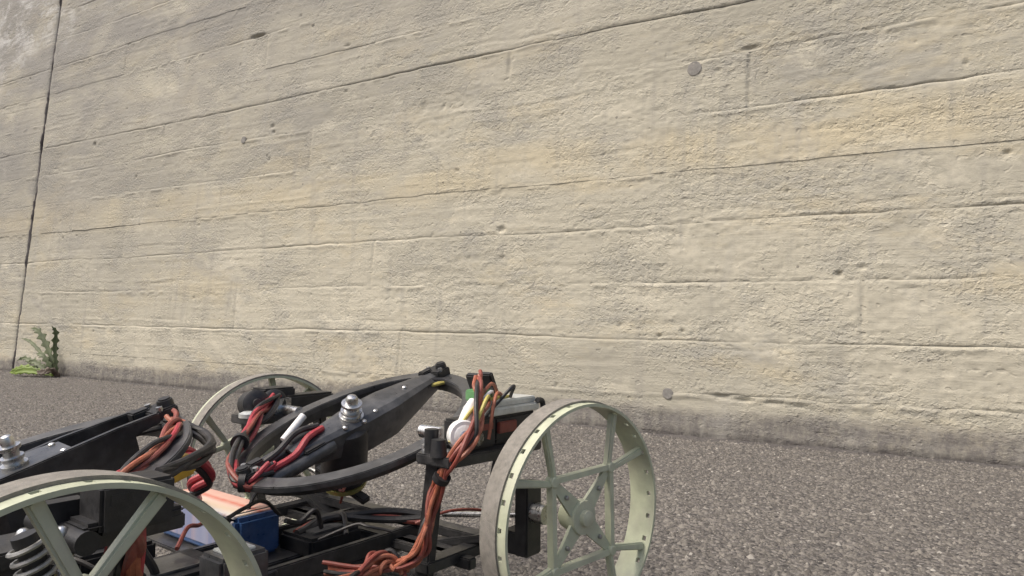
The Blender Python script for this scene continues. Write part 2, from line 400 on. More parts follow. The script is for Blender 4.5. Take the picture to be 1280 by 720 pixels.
# cement plugs in the tie holes
def plug(u, v, r, h=.0006):
    bm = bmesh.new(); n = 20; ring = []
    rr = random.Random(u)
    for z, k in ((-.012, 1.02), (h, 1.0), (h + .0003, .93), (h + .0004, .4)):
        ring.append([bm.verts.new(tuple(wpt(u + r * k * math.cos(t * 6.2832 / n) * (1 + rr.uniform(-.06, .06)), v + r * k * math.sin(t * 6.2832 / n) * (1 + rr.uniform(-.06, .06)), z))) for t in range(n)])
    for a_, b_ in zip(ring, ring[1:]):
        for t in range(n): bm.faces.new((a_[t], a_[(t + 1) % n], b_[(t + 1) % n], b_[t]))
    bm.faces.new(ring[-1]); bmesh.ops.recalc_face_normals(bm, faces=bm.faces)
    me = bpy.data.meshes.new('tie_hole_plug'); bm.to_mesh(me); bm.free(); return me
for (pu, pv, pr) in ((.424, .797, .0160), (.385, .086, .0115), (-1.074, .816, .0115)):
    wpart('tie_hole_plug', plug(pu, pv, pr, .0024), M_plug, wall)

# grit and silt lying against the foot of the wall
us = np.arange(-3.4, 1.7, .006); q = np.linspace(0, 1, 12)
wd = .035 + .05 * fbm(us * 6, us * 0, 600, 3); hm = .001 + .009 * fbm(us * 9, us * 0 + 5, 610, 4) ** 1.5
x_ = q[None] * wd[:, None]; z_ = hm[:, None] * (1 - q[None]) ** 1.6 + (fbm(us[:, None] * 120, q[None] * 9, 620, 3) - .5) * .004 * (1 - q[None] ** 3) - .0025 * q[None] ** 2
P = P0 + Wv * us[:, None, None] - Nv * (x_[..., None] - .012); P = P.copy(); P[..., 2] = z_ + ground_h(P[..., 0], P[..., 1])
idx = np.arange(P.shape[0] * 12).reshape(-1, 12)
F = np.stack([idx[:-1, :-1], idx[:-1, 1:], idx[1:, 1:], idx[1:, :-1]], -1).reshape(-1, 4)
me = mesh_np('silt_strip', P.reshape(-1, 3), F); me.shade_smooth()
M_silt = simple_mat('silt', (.075, .068, .064), .95, var=.45, scale=150, dust=.5, dustc=(.14, .128, .116), bump=.5)
tag(new_obj('wall_foot_grit', chips(9000, 0, 0, .0012, .0050, 9, 'foot'), M_chip), 'loose grit banked along the foot of the wall', 'grit', kind='stuff')
tag(new_obj('silt_strip', me, M_silt), 'dark silt and grit gathered along the foot of the wall', 'silt', kind='stuff')

# ------------------------------------------------------------------ robot
D = .18                                   # wheel diameter: all robot sizes below are in wheel diameters
class MB:
    def __init__(s): s.bm = bmesh.new()
    def box(s, c, size, fr=None, taper=1.):
        fr = fr or (Vector((1, 0, 0)), Vector((0, 1, 0)), Vector((0, 0, 1))); c = Vector(c)
        v = []
        for z in (-.5, .5):
            k = 1 if z < 0 else taper
            for x, y in ((-.5, -.5), (.5, -.5), (.5, .5), (-.5, .5)):
                v.append(s.bm.verts.new(c + fr[0] * x * size[0] * k + fr[1] * y * size[1] * k + fr[2] * z * size[2]))
        for f in ((0, 3, 2, 1), (4, 5, 6, 7), (0, 1, 5, 4), (1, 2, 6, 5), (2, 3, 7, 6), (3, 0, 4, 7)): s.bm.faces.new([v[i] for i in f])
        return s
    def beam(s, p, q, w_, h_, up=(0, 0, 1), w2=None):
        p, q = Vector(p), Vector(q); d = (q - p).normalized(); up = Vector(up); sd = d.cross(up).normalized(); up = sd.cross(d)
        w2 = w2 or w_; v = []
        for P_, ww in ((p, w_), (q, w2)):
            for a, b in ((-.5, -.5), (.5, -.5), (.5, .5), (-.5, .5)): v.append(s.bm.verts.new(P_ + sd * a * ww + up * b * h_))
        for f in ((0, 3, 2, 1), (4, 5, 6, 7), (0, 1, 5, 4), (1, 2, 6, 5), (2, 3, 7, 6), (3, 0, 4, 7)): s.bm.faces.new([v[i] for i in f])
        return s
    def lathe(s, p, d, prof, n=24):
        """prof: (distance along d, radius)"""
        p = Vector(p); d = Vector(d).normalized(); a = d.orthogonal().normalized(); b = d.cross(a); rings = []
        for t, r in prof:
            rings.append([s.bm.verts.new(p + d * t + (a * math.cos(k * 2 * math.pi / n) + b * math.sin(k * 2 * math.pi / n)) * max(r, 1e-4)) for k in range(n)])
        for A, B in zip(rings, rings[1:]):
            for k in range(n): s.bm.faces.new((A[k], A[(k + 1) % n], B[(k + 1) % n], B[k]))
        s.bm.faces.new(rings[0][::-1]); s.bm.faces.new(rings[-1]); return s
    def cyl(s, p, q, r, r2=None, n=18):
        p, q = Vector(p), Vector(q); L = (q - p).length; return s.lathe(p, q - p, ((0, r), (L, r2 or r)), n)
    def tube(s, pts, r, n=8, closed=False):
        pts = [Vector(p) for p in pts]; m = len(pts); rings = []; a = None
        for i, p in enumerate(pts):
            d = (pts[(i + 1) % m] - pts[i - 1]) if closed else (pts[min(i + 1, m - 1)] - pts[max(i - 1, 0)])
            d.normalize(); a = (d.orthogonal() if a is None else a - d * a.dot(d)).normalized(); b = d.cross(a)
            rr = r(i / max(1, m - 1)) if callable(r) else r
            rings.append([s.bm.verts.new(p + (a * math.cos(k * 2 * math.pi / n) + b * math.sin(k * 2 * math.pi / n)) * rr) for k in range(n)])
        for A, B in list(zip(rings, rings[1:])) + ([(rings[-1], rings[0])] if closed else []):
            for k in range(n): s.bm.faces.new((A[k], A[(k + 1) % n], B[(k + 1) % n], B[k]))
        if not closed: s.bm.faces.new(rings[0][::-1]); s.bm.faces.new(rings[-1])
        return s
    def plate(s, outline, fr, o, t):
        """2D outline in the plane of fr[0], fr[1] at o, thickness t along fr[2]"""
        o = Vector(o); lo = [s.bm.verts.new(o + fr[0] * x + fr[1] * y - fr[2] * t / 2) for x, y in outline]
        hi = [s.bm.verts.new(o + fr[0] * x + fr[1] * y + fr[2] * t / 2) for x, y in outline]; n = len(lo)
        s.bm.faces.new(lo[::-1]); s.bm.faces.new(hi)
        for k in range(n): s.bm.faces.new((lo[k], lo[(k + 1) % n], hi[(k + 1) % n], hi[k]))
        return s
    def ringband(s, fn, n, w_, t, closed=True, a0=0, a1=2 * math.pi):
        """flat band that follows fn(angle, inset) -> (point, normal)"""
        rows = []
        for k in range(n + (0 if closed else 1)):
            a = a0 + (a1 - a0) * k / n; row = []
            for ins, hh_ in ((-w_ / 2, -t / 2), (w_ / 2, -t / 2), (w_ / 2, t / 2), (-w_ / 2, t / 2)):
                p, nn = fn(a, ins); row.append(s.bm.verts.new(p + nn * hh_))
            rows.append(row)
        pairs = list(zip(rows, rows[1:])) + ([(rows[-1], rows[0])] if closed else [])
        for A, B in pairs:
            for k in range(4): s.bm.faces.new((A[k], A[(k + 1) % 4], B[(k + 1) % 4], B[k]))
        if not closed: s.bm.faces.new(rows[0][::-1]); s.bm.faces.new(rows[-1])
        return s
    def build(s, name, mat, parent=None, bevel=0, smooth=40, S=D):
        bm = s.bm; bmesh.ops.recalc_face_normals(bm, faces=bm.faces)
        if bevel:
            es = [e for e in bm.edges if len(e.link_faces) == 2 and e.calc_face_angle(0) > .7]
            bmesh.ops.bevel(bm, geom=es, offset=bevel, segments=2, affect='EDGES', clamp_overlap=True)
        bmesh.ops.scale(bm, vec=(S, S, S), verts=bm.verts)
        me = bpy.data.meshes.new(name); bm.to_mesh(me); bm.free()
        me.polygons.foreach_set('use_smooth', np.ones(len(me.polygons), bool))
        if smooth: me.set_sharp_from_angle(angle=math.radians(smooth))
        return new_obj(name, me, mat, parent)
def spline(pts, n=8):
    pts = [Vector(p) for p in pts]; P_ = [pts[0] * 2 - pts[1]] + pts + [pts[-1] * 2 - pts[-2]]; out = []
    for i in range(1, len(P_) - 2):
        for k in range(n):
            t = k / n; a, b, c, d = P_[i - 1:i + 3]
            out.append(.5 * ((2 * b) + (c - a) * t + (2 * a - 5 * b + 4 * c - d) * t * t + (3 * b - a - 3 * c + d) * t ** 3))
    return out + [pts[-1]]

_sm = simple_mat
def simple_mat(name, c, *a, scale=60, **k): return _sm(name, c, *a, scale=scale * 5, **k)      # small parts: finer scuffs and dust
M_carbon = simple_mat('carbon_plate', (.022, .022, .023), .40, var=.4, scale=30, dust=.30, dustc=(.16, .15, .14), coat=.15)
M_carbon_grey = simple_mat('scuffed_carbon', (.042, .043, .045), .34, var=.4, scale=26, dust=.45, dustc=(.17, .165, .16), coat=.3)
M_black = simple_mat('black_plastic', (.014, .014, .015), .45, var=.3, scale=40, dust=.15, dustc=(.14, .13, .12))
M_green = simple_mat('pale_green_plastic', (.44, .465, .335), .48, var=.14, scale=14, dust=.75, dustc=(.36, .345, .285), bump=.15)
M_tread = simple_mat('dusty_tread', (.205, .190, .165), .85, var=.25, scale=50, dust=.7, dustc=(.29, .27, .24), bump=.5)
M_steel = simple_mat('steel', (.62, .62, .61), .28, metal=1, var=.15, scale=40, dust=.1)
M_spring = simple_mat('spring_steel', (.34, .34, .33), .45, metal=.8, var=.2, scale=40, dust=.4)
M_silver = simple_mat('brushed_aluminium', (.60, .62, .60), .40, metal=.45, var=.15, scale=30, dust=.15)
M_white = simple_mat('white_plastic', (.74, .73, .71), .45, var=.06, scale=30, dust=.15)
M_red = simple_mat('red_wire', (.34, .035, .045), .45, var=.2, scale=40, dust=.12)
M_orange = simple_mat('orange_wire', (.33, .10, .052), .5, var=.3, scale=40, dust=.2)
M_rust = simple_mat('dark_red_wire', (.22, .05, .035), .5, var=.25, scale=40, dust=.15)
M_wire = simple_mat('black_wire', (.018, .017, .018), .5, var=.3, scale=40, dust=.15)
M_yellow = simple_mat('yellow_connector', (.62, .36, .03), .45, var=.1, scale=40, dust=.15)
M_yelwire = simple_mat('yellow_wire', (.45, .38, .10), .5, var=.2, scale=40, dust=.15)
M_pcb = simple_mat('green_terminal', (.12, .30, .12), .45, var=.2, scale=40, dust=.15)
M_blue = simple_mat('blue_wrap', (.035, .085, .21), .32, var=.2, scale=30, dust=.15, coat=.3)
M_brass = simple_mat('brass_ring', (.33, .30, .10), .4, metal=.4, var=.2, scale=40, dust=.2)
def label_mat():
    t = NT('battery_label'); tc = t.n('ShaderNodeTexCoord').outputs['Object']
    sep = t.n('ShaderNodeSeparateXYZ'); t.l(tc, sep.inputs[0])
    n_ = t.noise(t.scale(tc, 60, 14), 1, 3, .6)
    a = t.math('ADD', sep.outputs[0], t.math('MULTIPLY', n_, .012))
    f = t.maprange(a, .028, .075)
    c = t.ramp(f, (0, (.62, .62, .66)), (.10, (.22, .25, .40)), (.15, (.66, .64, .62)), (.34, (.64, .52, .38)), (.50, (.66, .50, .42)), (.66, (.55, .16, .11)), (.76, (.64, .40, .32)), (1, (.55, .30, .25)))
    nd = [x for x in t.t.nodes if x.type == 'VALTORGB'][-1]
    c = t.mix(t.maprange(t.noise(t.scale(tc, 30, 55), 2, 4, .7), .45, .7, 0, .5), c, (.66, .45, .36))
    t.l(c, t.b.inputs['Base Color']); t.b.inputs['Roughness'].default_value = .4; return t.m
M_label = label_mat()

robot = empty('wall_climbing_robot', (-.219, .545, 0), math.radians(52.5))
tag(robot, 'four-wheeled wall-climbing robot with black carbon gimbal rings, orange cables and pale green wheels', 'robot', kind='thing')

# ---- wheel: axis along y, face towards -y
def cells_band(mb, n, rows, r_in, r_out, hole):
    """curved slab cut into cells; hole(j, k) leaves a cell open, its walls are closed"""
    V = {}
    def vv(j, k, o):
        key = (j % n, k, o)
        if key not in V:
            a = 2 * math.pi * j / n; r = r_out if o else r_in; V[key] = mb.bm.verts.new((r * math.cos(a), rows[k], r * math.sin(a)))
        return V[key]
    on = lambda j, k: 0 <= k < len(rows) - 1 and not hole(j % n, k)
    for j in range(n):
        for k in range(len(rows) - 1):
            if not on(j, k): continue
            mb.bm.faces.new((vv(j, k, 1), vv(j + 1, k, 1), vv(j + 1, k + 1, 1), vv(j, k + 1, 1)))
            mb.bm.faces.new((vv(j, k, 0), vv(j, k + 1, 0), vv(j + 1, k + 1, 0), vv(j + 1, k, 0)))
            if not on(j, k - 1): mb.bm.faces.new((vv(j, k, 0), vv(j + 1, k, 0), vv(j + 1, k, 1), vv(j, k, 1)))
            if not on(j, k + 1): mb.bm.faces.new((vv(j, k + 1, 0), vv(j, k + 1, 1), vv(j + 1, k + 1, 1), vv(j + 1, k + 1, 0)))
            if not on(j - 1, k): mb.bm.faces.new((vv(j, k, 0), vv(j, k, 1), vv(j, k + 1, 1), vv(j, k + 1, 0)))
            if not on(j + 1, k): mb.bm.faces.new((vv(j + 1, k, 0), vv(j + 1, k + 1, 0), vv(j + 1, k + 1, 1), vv(j + 1, k, 1)))
ROWS = (-.070, -.062, -.046, -.026, -.012, .070)
mb = MB(); cells_band(mb, 144, ROWS, .477, .490, lambda j, k: k == 2 and j % 5 == 1)
wheel = mb.build('wheel', M_green, robot, smooth=35)
mb = MB(); cells_band(mb, 144, (-.022, -.008, .035, .068), .4905, .5, lambda j, k: False)
mb.build('tyre', M_tread, wheel, smooth=35)
fr_w = (Vector((1, 0, 0)), Vector((0, 0, 1)), Vector((0, -1, 0)))
pol = lambda r, a: Vector((r * math.cos(math.radians(a)), 0, r * math.sin(math.radians(a))))
for k in range(4):
    for sg in (-1, 1):
        p = pol(.262, 90 * k + sg * 2.5) + Vector((0, -.030, 0)); q = pol(.476, 90 * k + sg * 17) + Vector((0, -.030, 0))
        MB().beam(p, q, .026, .034, (0, 1, 0), .036).build('spoke', M_green, wheel, bevel=.006)
mb = MB()
for k in range(4):
    mb.beam(pol(.266, 90 * k) + Vector((0, -.031, 0)), pol(.266, 90 * k + 90) + Vector((0, -.031, 0)), .024, .034, (0, 1, 0))
    mb.beam(pol(.06, 90 * k) + Vector((0, -.029, 0)), pol(.262, 90 * k) + Vector((0, -.029, 0)), .08, .014, (0, 1, 0), .03)
    mb.lathe(pol(.262, 90 * k) + Vector((0, -.0545, 0)), (0, 1, 0), ((0, .019), (.004, .023), (.042, .023), (.046, .019)), 14)
hubf = mb.build('hub_frame', M_green, wheel, bevel=0)
MB().lathe((0, -.075, 0), (0, 1, 0), ((0, .022), (.006, .034), (.026, .036), (.027, .072), (.05, .078), (.13, .06)), 20).build('hub', M_green, wheel)
for k in range(4):
    p = pol(.15, 90 * k + 0); MB().lathe(p + Vector((0, -.050, 0)), (0, 1, 0), ((0, .007), (.002, .010), (.018, .010)), 10).build('bolt', M_spring, wheel)
WHEELS = [  # x, y, yaw, spin
    (1.03, -1.11, -9, 47, 'front wheel nearest the camera side'), (-.99, -1.06, 1, 82, None), (.95, 1.06, 171, 20, None), (-.97, 1.06, 180, 10, None)]
def place_wheel(o, x, y, yaw, spin):
    o.location = (x * D, y * D, .5 * D)
    o.rotation_mode = 'QUATERNION'
    o.rotation_quaternion = (Matrix.Rotation(math.radians(yaw), 4, 'Z') @ Matrix.Rotation(math.radians(-spin), 4, 'Y')).to_quaternion()
for i, (x, y, yaw, spin, lab) in enumerate(WHEELS):
    if i == 0: o = wheel
    else:
        o = wheel.copy(); col.objects.link(o)
        for ch in list(wheel.children):
            c = ch.copy(); col.objects.link(c); c.parent = o
    place_wheel(o, x, y, yaw, spin)

# ---- chassis
def part(mb, name, mat, parent=robot, bevel=.006, smooth=40): return mb.build(name, mat, parent, bevel, smooth)
deck = [(-1.05, -.20), (-.75, -.26), (.70, -.26), (1.02, -.20), (1.02, .20), (.7, .26), (-.75, .26), (-1.05, .20)]
XY = (Vector((1, 0, 0)), Vector((0, 1, 0)), Vector((0, 0, 1)))
XZ = (Vector((1, 0, 0)), Vector((0, 0, 1)), Vector((0, -1, 0)))
part(MB().plate(deck, XY, (0, 0, .235), .03), 'chassis_plate', M_carbon)
for sy in (-1, 1):
    part(MB().beam((-1.0, sy * .235, .29), (1.0, sy * .235, .29), .035, .085), 'chassis_rail', M_carbon)
for sx in (-1, 1):
    x = sx * .96
    part(MB().beam((x, -.90, .33), (x, .90, .33), .085, .045), 'crossmember', M_carbon)
    part(MB().beam((x - sx * .16, -.72, .27), (x - sx * .16, .72, .27), .05, .05), 'crossmember', M_carbon)
    for sy in (-1, 1):
        # upright with hub carrier, steering link and coil-over
        part(MB().box((x, sy * .90, .47), (.11, .07, .32)).box((x, sy * .86, .36), (.10, .14, .10)), 'hub_carrier', M_black)
        part(MB().cyl((x, sy * .86, .5), (x, sy * 1.0, .5), .045), 'axle', M_steel, bevel=0)
        part(MB().beam((x - sx * .06, sy * .26, .24), (x, sy * .88, .40), .12, .035, w2=.06), 'suspension_arm', M_carbon)
        part(MB().cyl((x + sx * .10, sy * .30, .36), (x + sx * .09, sy * .88, .46), .014, n=10), 'tie_rod', M_steel, bevel=0)
        if sx > 0: continue
        a0 = Vector((-.86, sy * .87, .42)); a1 = Vector((-.985, sy * .83, .83)); ax = (a1 - a0).normalized()
        sh = part(MB().cyl(a0, a0 + (a1 - a0) * .95, .028, n=12).cyl(a0 + (a1 - a0) * .1, a0 + (a1 - a0) * .16, .058).cyl(a0 + (a1 - a0) * .95, a1, .03), 'shock_absorber', M_black, bevel=0)
        e1 = ax.orthogonal().normalized(); e2 = ax.cross(e1); L = (a1 - a0).length
        coil = [a0 + ax * L * (.17 + .80 * t / 165) + (e1 * math.cos(t * .5) + e2 * math.sin(t * .5)) * .042 for t in range(166)]
        MB().tube(coil, .0065, 6).build('spring', M_spring, sh)

# ---- the two gimballed thruster units
PITCH_U = math.radians(17.8)
def unit(cx, roll_in, front):
    c0 = Vector((cx, 0, .825 if front else .755)); rl = math.radians(1.5); mx = 1 if front else -1; ma = 0 if front else .15
    e1 = Vector((math.cos(PITCH_U), 0, math.sin(PITCH_U)))
    e2 = Vector((0, math.cos(rl), math.sin(rl))); e3 = e1.cross(e2).normalized(); e2 = e3.cross(e1)
    T = lambda a, b, c=0: c0 + e1 * a + e2 * b + e3 * c
    ri = math.radians(roll_in); f2 = e2 * math.cos(ri) + e3 * math.sin(ri); f3 = e1.cross(f2)
    I = lambda a, b, c=0: c0 + e1 * a + f2 * b + f3 * c
    # outer ring
    def rf(a, ins):
        return T((.62 + ins) * math.cos(a), ((.55 if math.sin(a) < 0 else .43) + ins) * math.sin(a)), e3
    ring = part(MB().ringband(rf, 72, .085, .030), 'gimbal_ring', M_carbon_grey, bevel=.004, smooth=30)
    mb = MB().ringband(lambda a, ins: (T((.595 + ins) * math.cos(a), ((.525 if math.sin(a) < 0 else .405) + ins) * math.sin(a), -.035), e3), 72, .02, .045); mb.build('ring_web', M_carbon, ring)
    for sg, nm in ((1, 'pivot_block'), (-1, 'pivot_block')):
        mb = MB().box(T(sg * .615, 0, .018), (.10, .12, .075), (e1, e2, e3)).cyl(T(sg * .64, -.015, .04), T(sg * .64, -.015, .085), .034, .028)
        mb.box(T(sg * .555, .03, .035), (.07, .05, .06), (e1, e2, e3)); mb.build(nm, M_black, ring, bevel=.006)
        for bb in (-.045, .045): MB().cyl(T(sg * .60, bb, .05), T(sg * .60, bb, .068), .012, n=8).build('screw', M_steel, ring)
    # inner frame: two side plates, a deck with the motor in the middle
    fr1 = (e1, f3, -f2)
    near = [(-.54, -.03), (-.40, -.07), (-.05, -.095), (.30, -.10), (.45, -.085), (.49, -.02), (.58, .015), (.57, .05), (.42, .085), (.05, .085), (-.10, .05), (-.30, .005), (-.54, .015)]
    if not front: near = [(-.54, -.06), (-.40, -.11), (.44, -.115), (.47, -.10), (.47, .02), (.57, .03), (.57, .07), (.42, .075), (-.54, .06)]
    if front:
        mb = MB(); rows = []
        for k in range(25):
            t_ = k / 24; a_ = -.40 + .98 * t_; tri = min(t_ / .42, 1, (1 - t_) / .38); ww = .046 + .052 * tri; dp = .032 + .092 * tri
            up = .045 + .018 * math.sin(math.pi * t_)
            sec = [(-ww * .94, -dp), (-ww * 1.02, -dp * .4), (-ww, .0), (-ww * .86, up * .75), (-ww * .5, up), (ww * .4, up), (ww * .9, up * .75), (ww, 0), (ww * .97, -.03)]
            ins = [(b_ * .82, c_ - .016 if abs(b_) < ww * .9 else c_) for b_, c_ in sec[::-1]]
            rows.append([mb.bm.verts.new(I(a_, b_, c_)) for b_, c_ in sec + ins])
        for A_, B_ in zip(rows, rows[1:]):
            for k in range(18): mb.bm.faces.new((A_[k], A_[(k + 1) % 18], B_[(k + 1) % 18], B_[k]))
        mb.bm.faces.new(rows[0][::-1]); mb.bm.faces.new(rows[-1])
        frame = mb.build('motor_frame', M_carbon_grey, robot, 0, 22)
    else: frame = part(MB().plate(near, fr1, I(0, -.09), .022), 'motor_frame', M_carbon, bevel=.004)
    far = [(-.54, -.03), (-.2, -.06), (.3, -.06), (.57, .0), (.57, .05), (.3, .06), (-.2, .045), (-.54, .015)]
    if not front: MB().plate(far, fr1, I(0, .09), .022).build('side_plate', M_carbon, frame, bevel=.004)
    dk = [(-.22, -.118), (.22, -.118), (.46, -.10), (.46, .10), (.22, .118), (-.22, .118)] if front else [(-.12, -.118), (.22, -.118), (.28, -.09), (.28, .09), (.22, .118), (-.12, .118)]
    if not front: MB().plate(dk, (e1, f2 * .7, f3), I(0, 0, .045), .026).build('frame_deck', M_carbon_grey, frame, bevel=.004)
    for (aa, bb) in (((-.12, -.05), (-.02, -.075), (.08, -.05), (.34, .0)) if front else ((-.12, -.05), (-.12, .05), (.10, -.05), (.10, .05))):
        MB().lathe(I(aa + ma, bb, .054), f3, ((0, .013), (.010, .011), (.013, .006)), 10).build('bolt', M_steel, frame)
    for bb in (-.055, .06):
        MB().cyl(I(-.56, bb, -.01), I(-.20, bb, .0), .034, n=14).build('spar_tube', M_carbon_grey, frame)
    MB().box(I(-.30, .02, .015), (.12, .16, .06), (e1, f2, f3)).build('speed_controller', M_black, frame, bevel=.006)
    MB().tube(spline([I(-.20, .02, .06), I(-.30, .0, .07), I(-.40, -.03, .04), I(-.54, -.03, .03)]), .016).build('motor_wire', M_red, frame)
    MB().tube(spline([I(-.20, .05, .06), I(-.32, .06, .075), I(-.45, .03, .05), I(-.55, .03, .03)]), .015).build('motor_wire', M_wire, frame)
    MB().cyl(I(-.36, .10, .03), I(-.22, .13, .085), .018, n=10).build('cable_tie', M_white, frame)
    mot = part(MB().lathe(I(-.07 + ma, 0, .032), -f3, ((0, .07), (.02, .105), (.05, .115), (.32, .115), (.345, .09), (.355, .03)), 28), 'motor', M_black, bevel=0)
    MB().lathe(I(-.07 + ma, 0, -.30), -f3, ((0, .1165), (.022, .1165)), 28).build('motor_ring', M_brass, mot)
    ns = 1. if front else .68
    MB().lathe(I(-.035 + ma, 0, .058), f3, tuple((q0 * (.85 if front else .8), q1 * ns) for q0, q1 in ((0, .06), (.012, .06), (.014, .042), (.03, .045), (.032, .052), (.044, .052), (.046, .036), (.075, .036), (.077, .05), (.092, .05), (.094, .03), (.12, .03), (.135, .022), (.14, .008))), 24).build('shaft_nut', M_steel, mot)
    MB().box(I(-.08 + ma, 0, -.335), (.05, .36, .03), (e1, f2, f3)).build('lower_strut', M_black, frame, bevel=.005)
    # supports at both sides of the ring
    for sy in (-1, 1):
        if sy > 0 and not front: far_support(cx); continue
        zp = (.765 if front else .75) if sy < 0 else .80; y0 = sy * .70
        mp = part(MB().plate([(-.22, -.13), (.10, -.16), (.40, -.15), (.44, -.05), (.44, .10), (.30, .13), (-.10, .13), (-.22, .06)] if front else [(-.30, -.03), (.10, -.05), (.40, -.05), (.44, .0), (.44, .10), (.30, .13), (-.10, .13), (-.30, .06)], (XY[0] * mx, XY[1], XY[2]), (cx, y0, zp), .045), 'mount_plate', M_carbon)
        for px, py in ((-.17, -.07 if front else .0), (.36, -.09 if front else -.01), (.38, .06), (-.12, .09)):
            MB().lathe((cx + px * mx, y0 + py, zp + .0215), (0, 0, 1), ((0, .028), (.018, .026), (.024, .014)), 12).build('bolt', M_steel, mp)
        part(MB().cyl((cx, sy * .46, c0.z + .01), (cx, sy * .80, c0.z + .01), .032).box((cx, sy * .63, zp + .05), (.10, .05, .10)), 'pivot_shaft', M_steel if front else M_black, bevel=0)
        for px in (-.14, .33):
            p0 = Vector((cx + px * mx, y0 + .02, zp - .02)); p1 = Vector((cx + px * .86 * mx, sy * .60, .24))
            part(MB().beam(p0, p1, .075, .05, (1, 0, 0)), 'support_post', M_carbon)
        part(MB().beam((cx + .34 * mx, sy * .62, .29), (cx - .16 * mx, sy * .62, .29), .08, .05), 'post_foot', M_carbon)
        part(MB().beam((cx + .08, sy * .22, .275), (cx + .08, sy * .64, .275), .12, .04), 'outrigger', M_carbon)
        # servo with gear train
        sx_ = cx + (.02 if front or sy > 0 else .13)
        sv = part(MB().box((sx_, y0 + sy * .03, zp + .088), (.20, .14, .13)).box((sx_, y0 + sy * .03, zp + .05), (.27, .13, .022)), 'servo', M_black, bevel=.01)
        MB().box((sx_, y0 + sy * .03, zp + .115), (.16, .142, .035)).build('servo_label', M_rust if sy < 0 and front else M_black, sv, bevel=.004)
        if sy < 0 and front:
            gear(sv, Vector((cx - .115, y0 - .105, zp + .10)), .064, .05)
            MB().cyl((cx - .21, y0 - .06, zp + .02), (cx - .21, y0 - .06, zp + .09), .036, .03).cyl((cx - .17, y0 + .02, zp + .02), (cx - .17, y0 + .02, zp + .12), .03).build('standoff', M_black, mp)
            bl = part(MB().tube(spline([(cx - .09, y0 - .09, zp + .14), (cx - .05, y0 - .08, zp + .19), (cx - .005, y0 - .07, zp + .225)]), lambda t: .030 - .006 * t, 12), 'cable_sleeve', M_white, bevel=0)
            # box with a bare metal lid on top of the second servo
            hs = part(MB().box((cx + .28, y0 - .01, zp + .085), (.32, .16, .13)), 'servo', M_black, bevel=.012)
            MB().box((cx + .27, y0 - .01, zp + .172), (.36, .18, .035)).box((cx + .27, y0 - .01, zp + .205), (.34, .15, .03)).build('metal_lid', M_silver, hs, bevel=.006)
            MB().tube(spline([(cx + .43, y0 - .10, zp + .20), (cx + .47, y0 - .10, zp + .19), (cx + .475, y0 - .10, zp + .13), (cx + .44, y0 - .09, zp + .10)]), .014).build('hook', M_black, hs)
            MB().box((cx + .20, y0 - .095, zp + .10), (.13, .02, .05)).build('sticker', M_rust, hs, bevel=.004)
            MB().box((cx + .09, y0 - .02, zp + .245), (.09, .09, .05)).build('terminal', M_pcb, hs, bevel=.006)
            for px in (.16, .255):
                MB().beam((cx + px, y0 + .03, zp + .22), (cx + px - .06, y0 + .03, zp + .335), .03, .07, (0, 1, 0)).build('bracket', M_black, hs, bevel=.006)
        elif sy < 0:
            for px, py, rr in ((-.10, .04, .017), (-.03, -.01, .019)):
                MB().lathe((cx + px, y0 + py, zp + .02), (0, 0, 1), ((0, rr), (.016, rr), (.026, rr * .8), (.031, rr * .4)), 16).build('bolt', M_steel, mp)
        elif front:
            for px, rr in ((-.11, .072), (.0, .068)):
                part(MB().lathe((cx + px - .04, y0 - .07, zp + .085), (-.35, -1, .15), ((-.14, rr * .8), (-.13, rr), (0, rr), (.01, rr * .8), (.012, rr * .35), (.03, rr * .3)), 20), 'servo_drum', M_black, bevel=0)
            MB().lathe((cx - .215, y0 - .10, zp + .02), (0, 0, 1), ((0, .05), (.02, .05), (.03, .03)), 14).build('bolt', M_silver, mp)
            part(MB().box((cx + .20, y0 - .02, zp + .06), (.32, .12, .10)), 'servo', M_black, bevel=.012)

def far_support(cx):
    part(MB().box((cx, .66, .70), (.26, .16, .035)), 'mount_plate', M_carbon)
    part(MB().cyl((cx, .40, .765), (cx, .70, .765), .03).box((cx, .66, .745), (.09, .06, .09)), 'pivot_shaft', M_steel, bevel=0)
    for px in (-.1, .1): part(MB().beam((cx + px, .66, .69), (cx + px, .60, .24), .06, .045, (1, 0, 0)), 'support_post', M_carbon)
    part(MB().beam((cx, .22, .275), (cx, .66, .275), .12, .04), 'outrigger', M_carbon)
def gear(parent, c, r, t):
    gd = Vector((-.5, -.86, .05)).normalized(); gs = gd.cross(Vector((0, 0, 1))).normalized(); gu = gs.cross(gd)
    MB().lathe(c - gd * t * .5, gd, ((0, r * .9), (.008, r), (.018, r), (.022, r * .9), (t - .02, r * .9), (t - .016, r), (t - .006, r), (t, r * .93)), 28).build('pulley', M_white, parent)
    MB().lathe(c + gd * (t * .5 + .012), -gd, ((0, .014), (.004, .022), (.02, .022)), 12).build('pulley_bolt', M_steel, parent)
    MB().lathe(c + gd * (t * .5 + .004), -gd, ((0, .038), (.004, .045), (.02, .045)), 16).build('pulley_hub', M_white, parent)
unit(.735, 20, True); unit(-.83, 3, False)

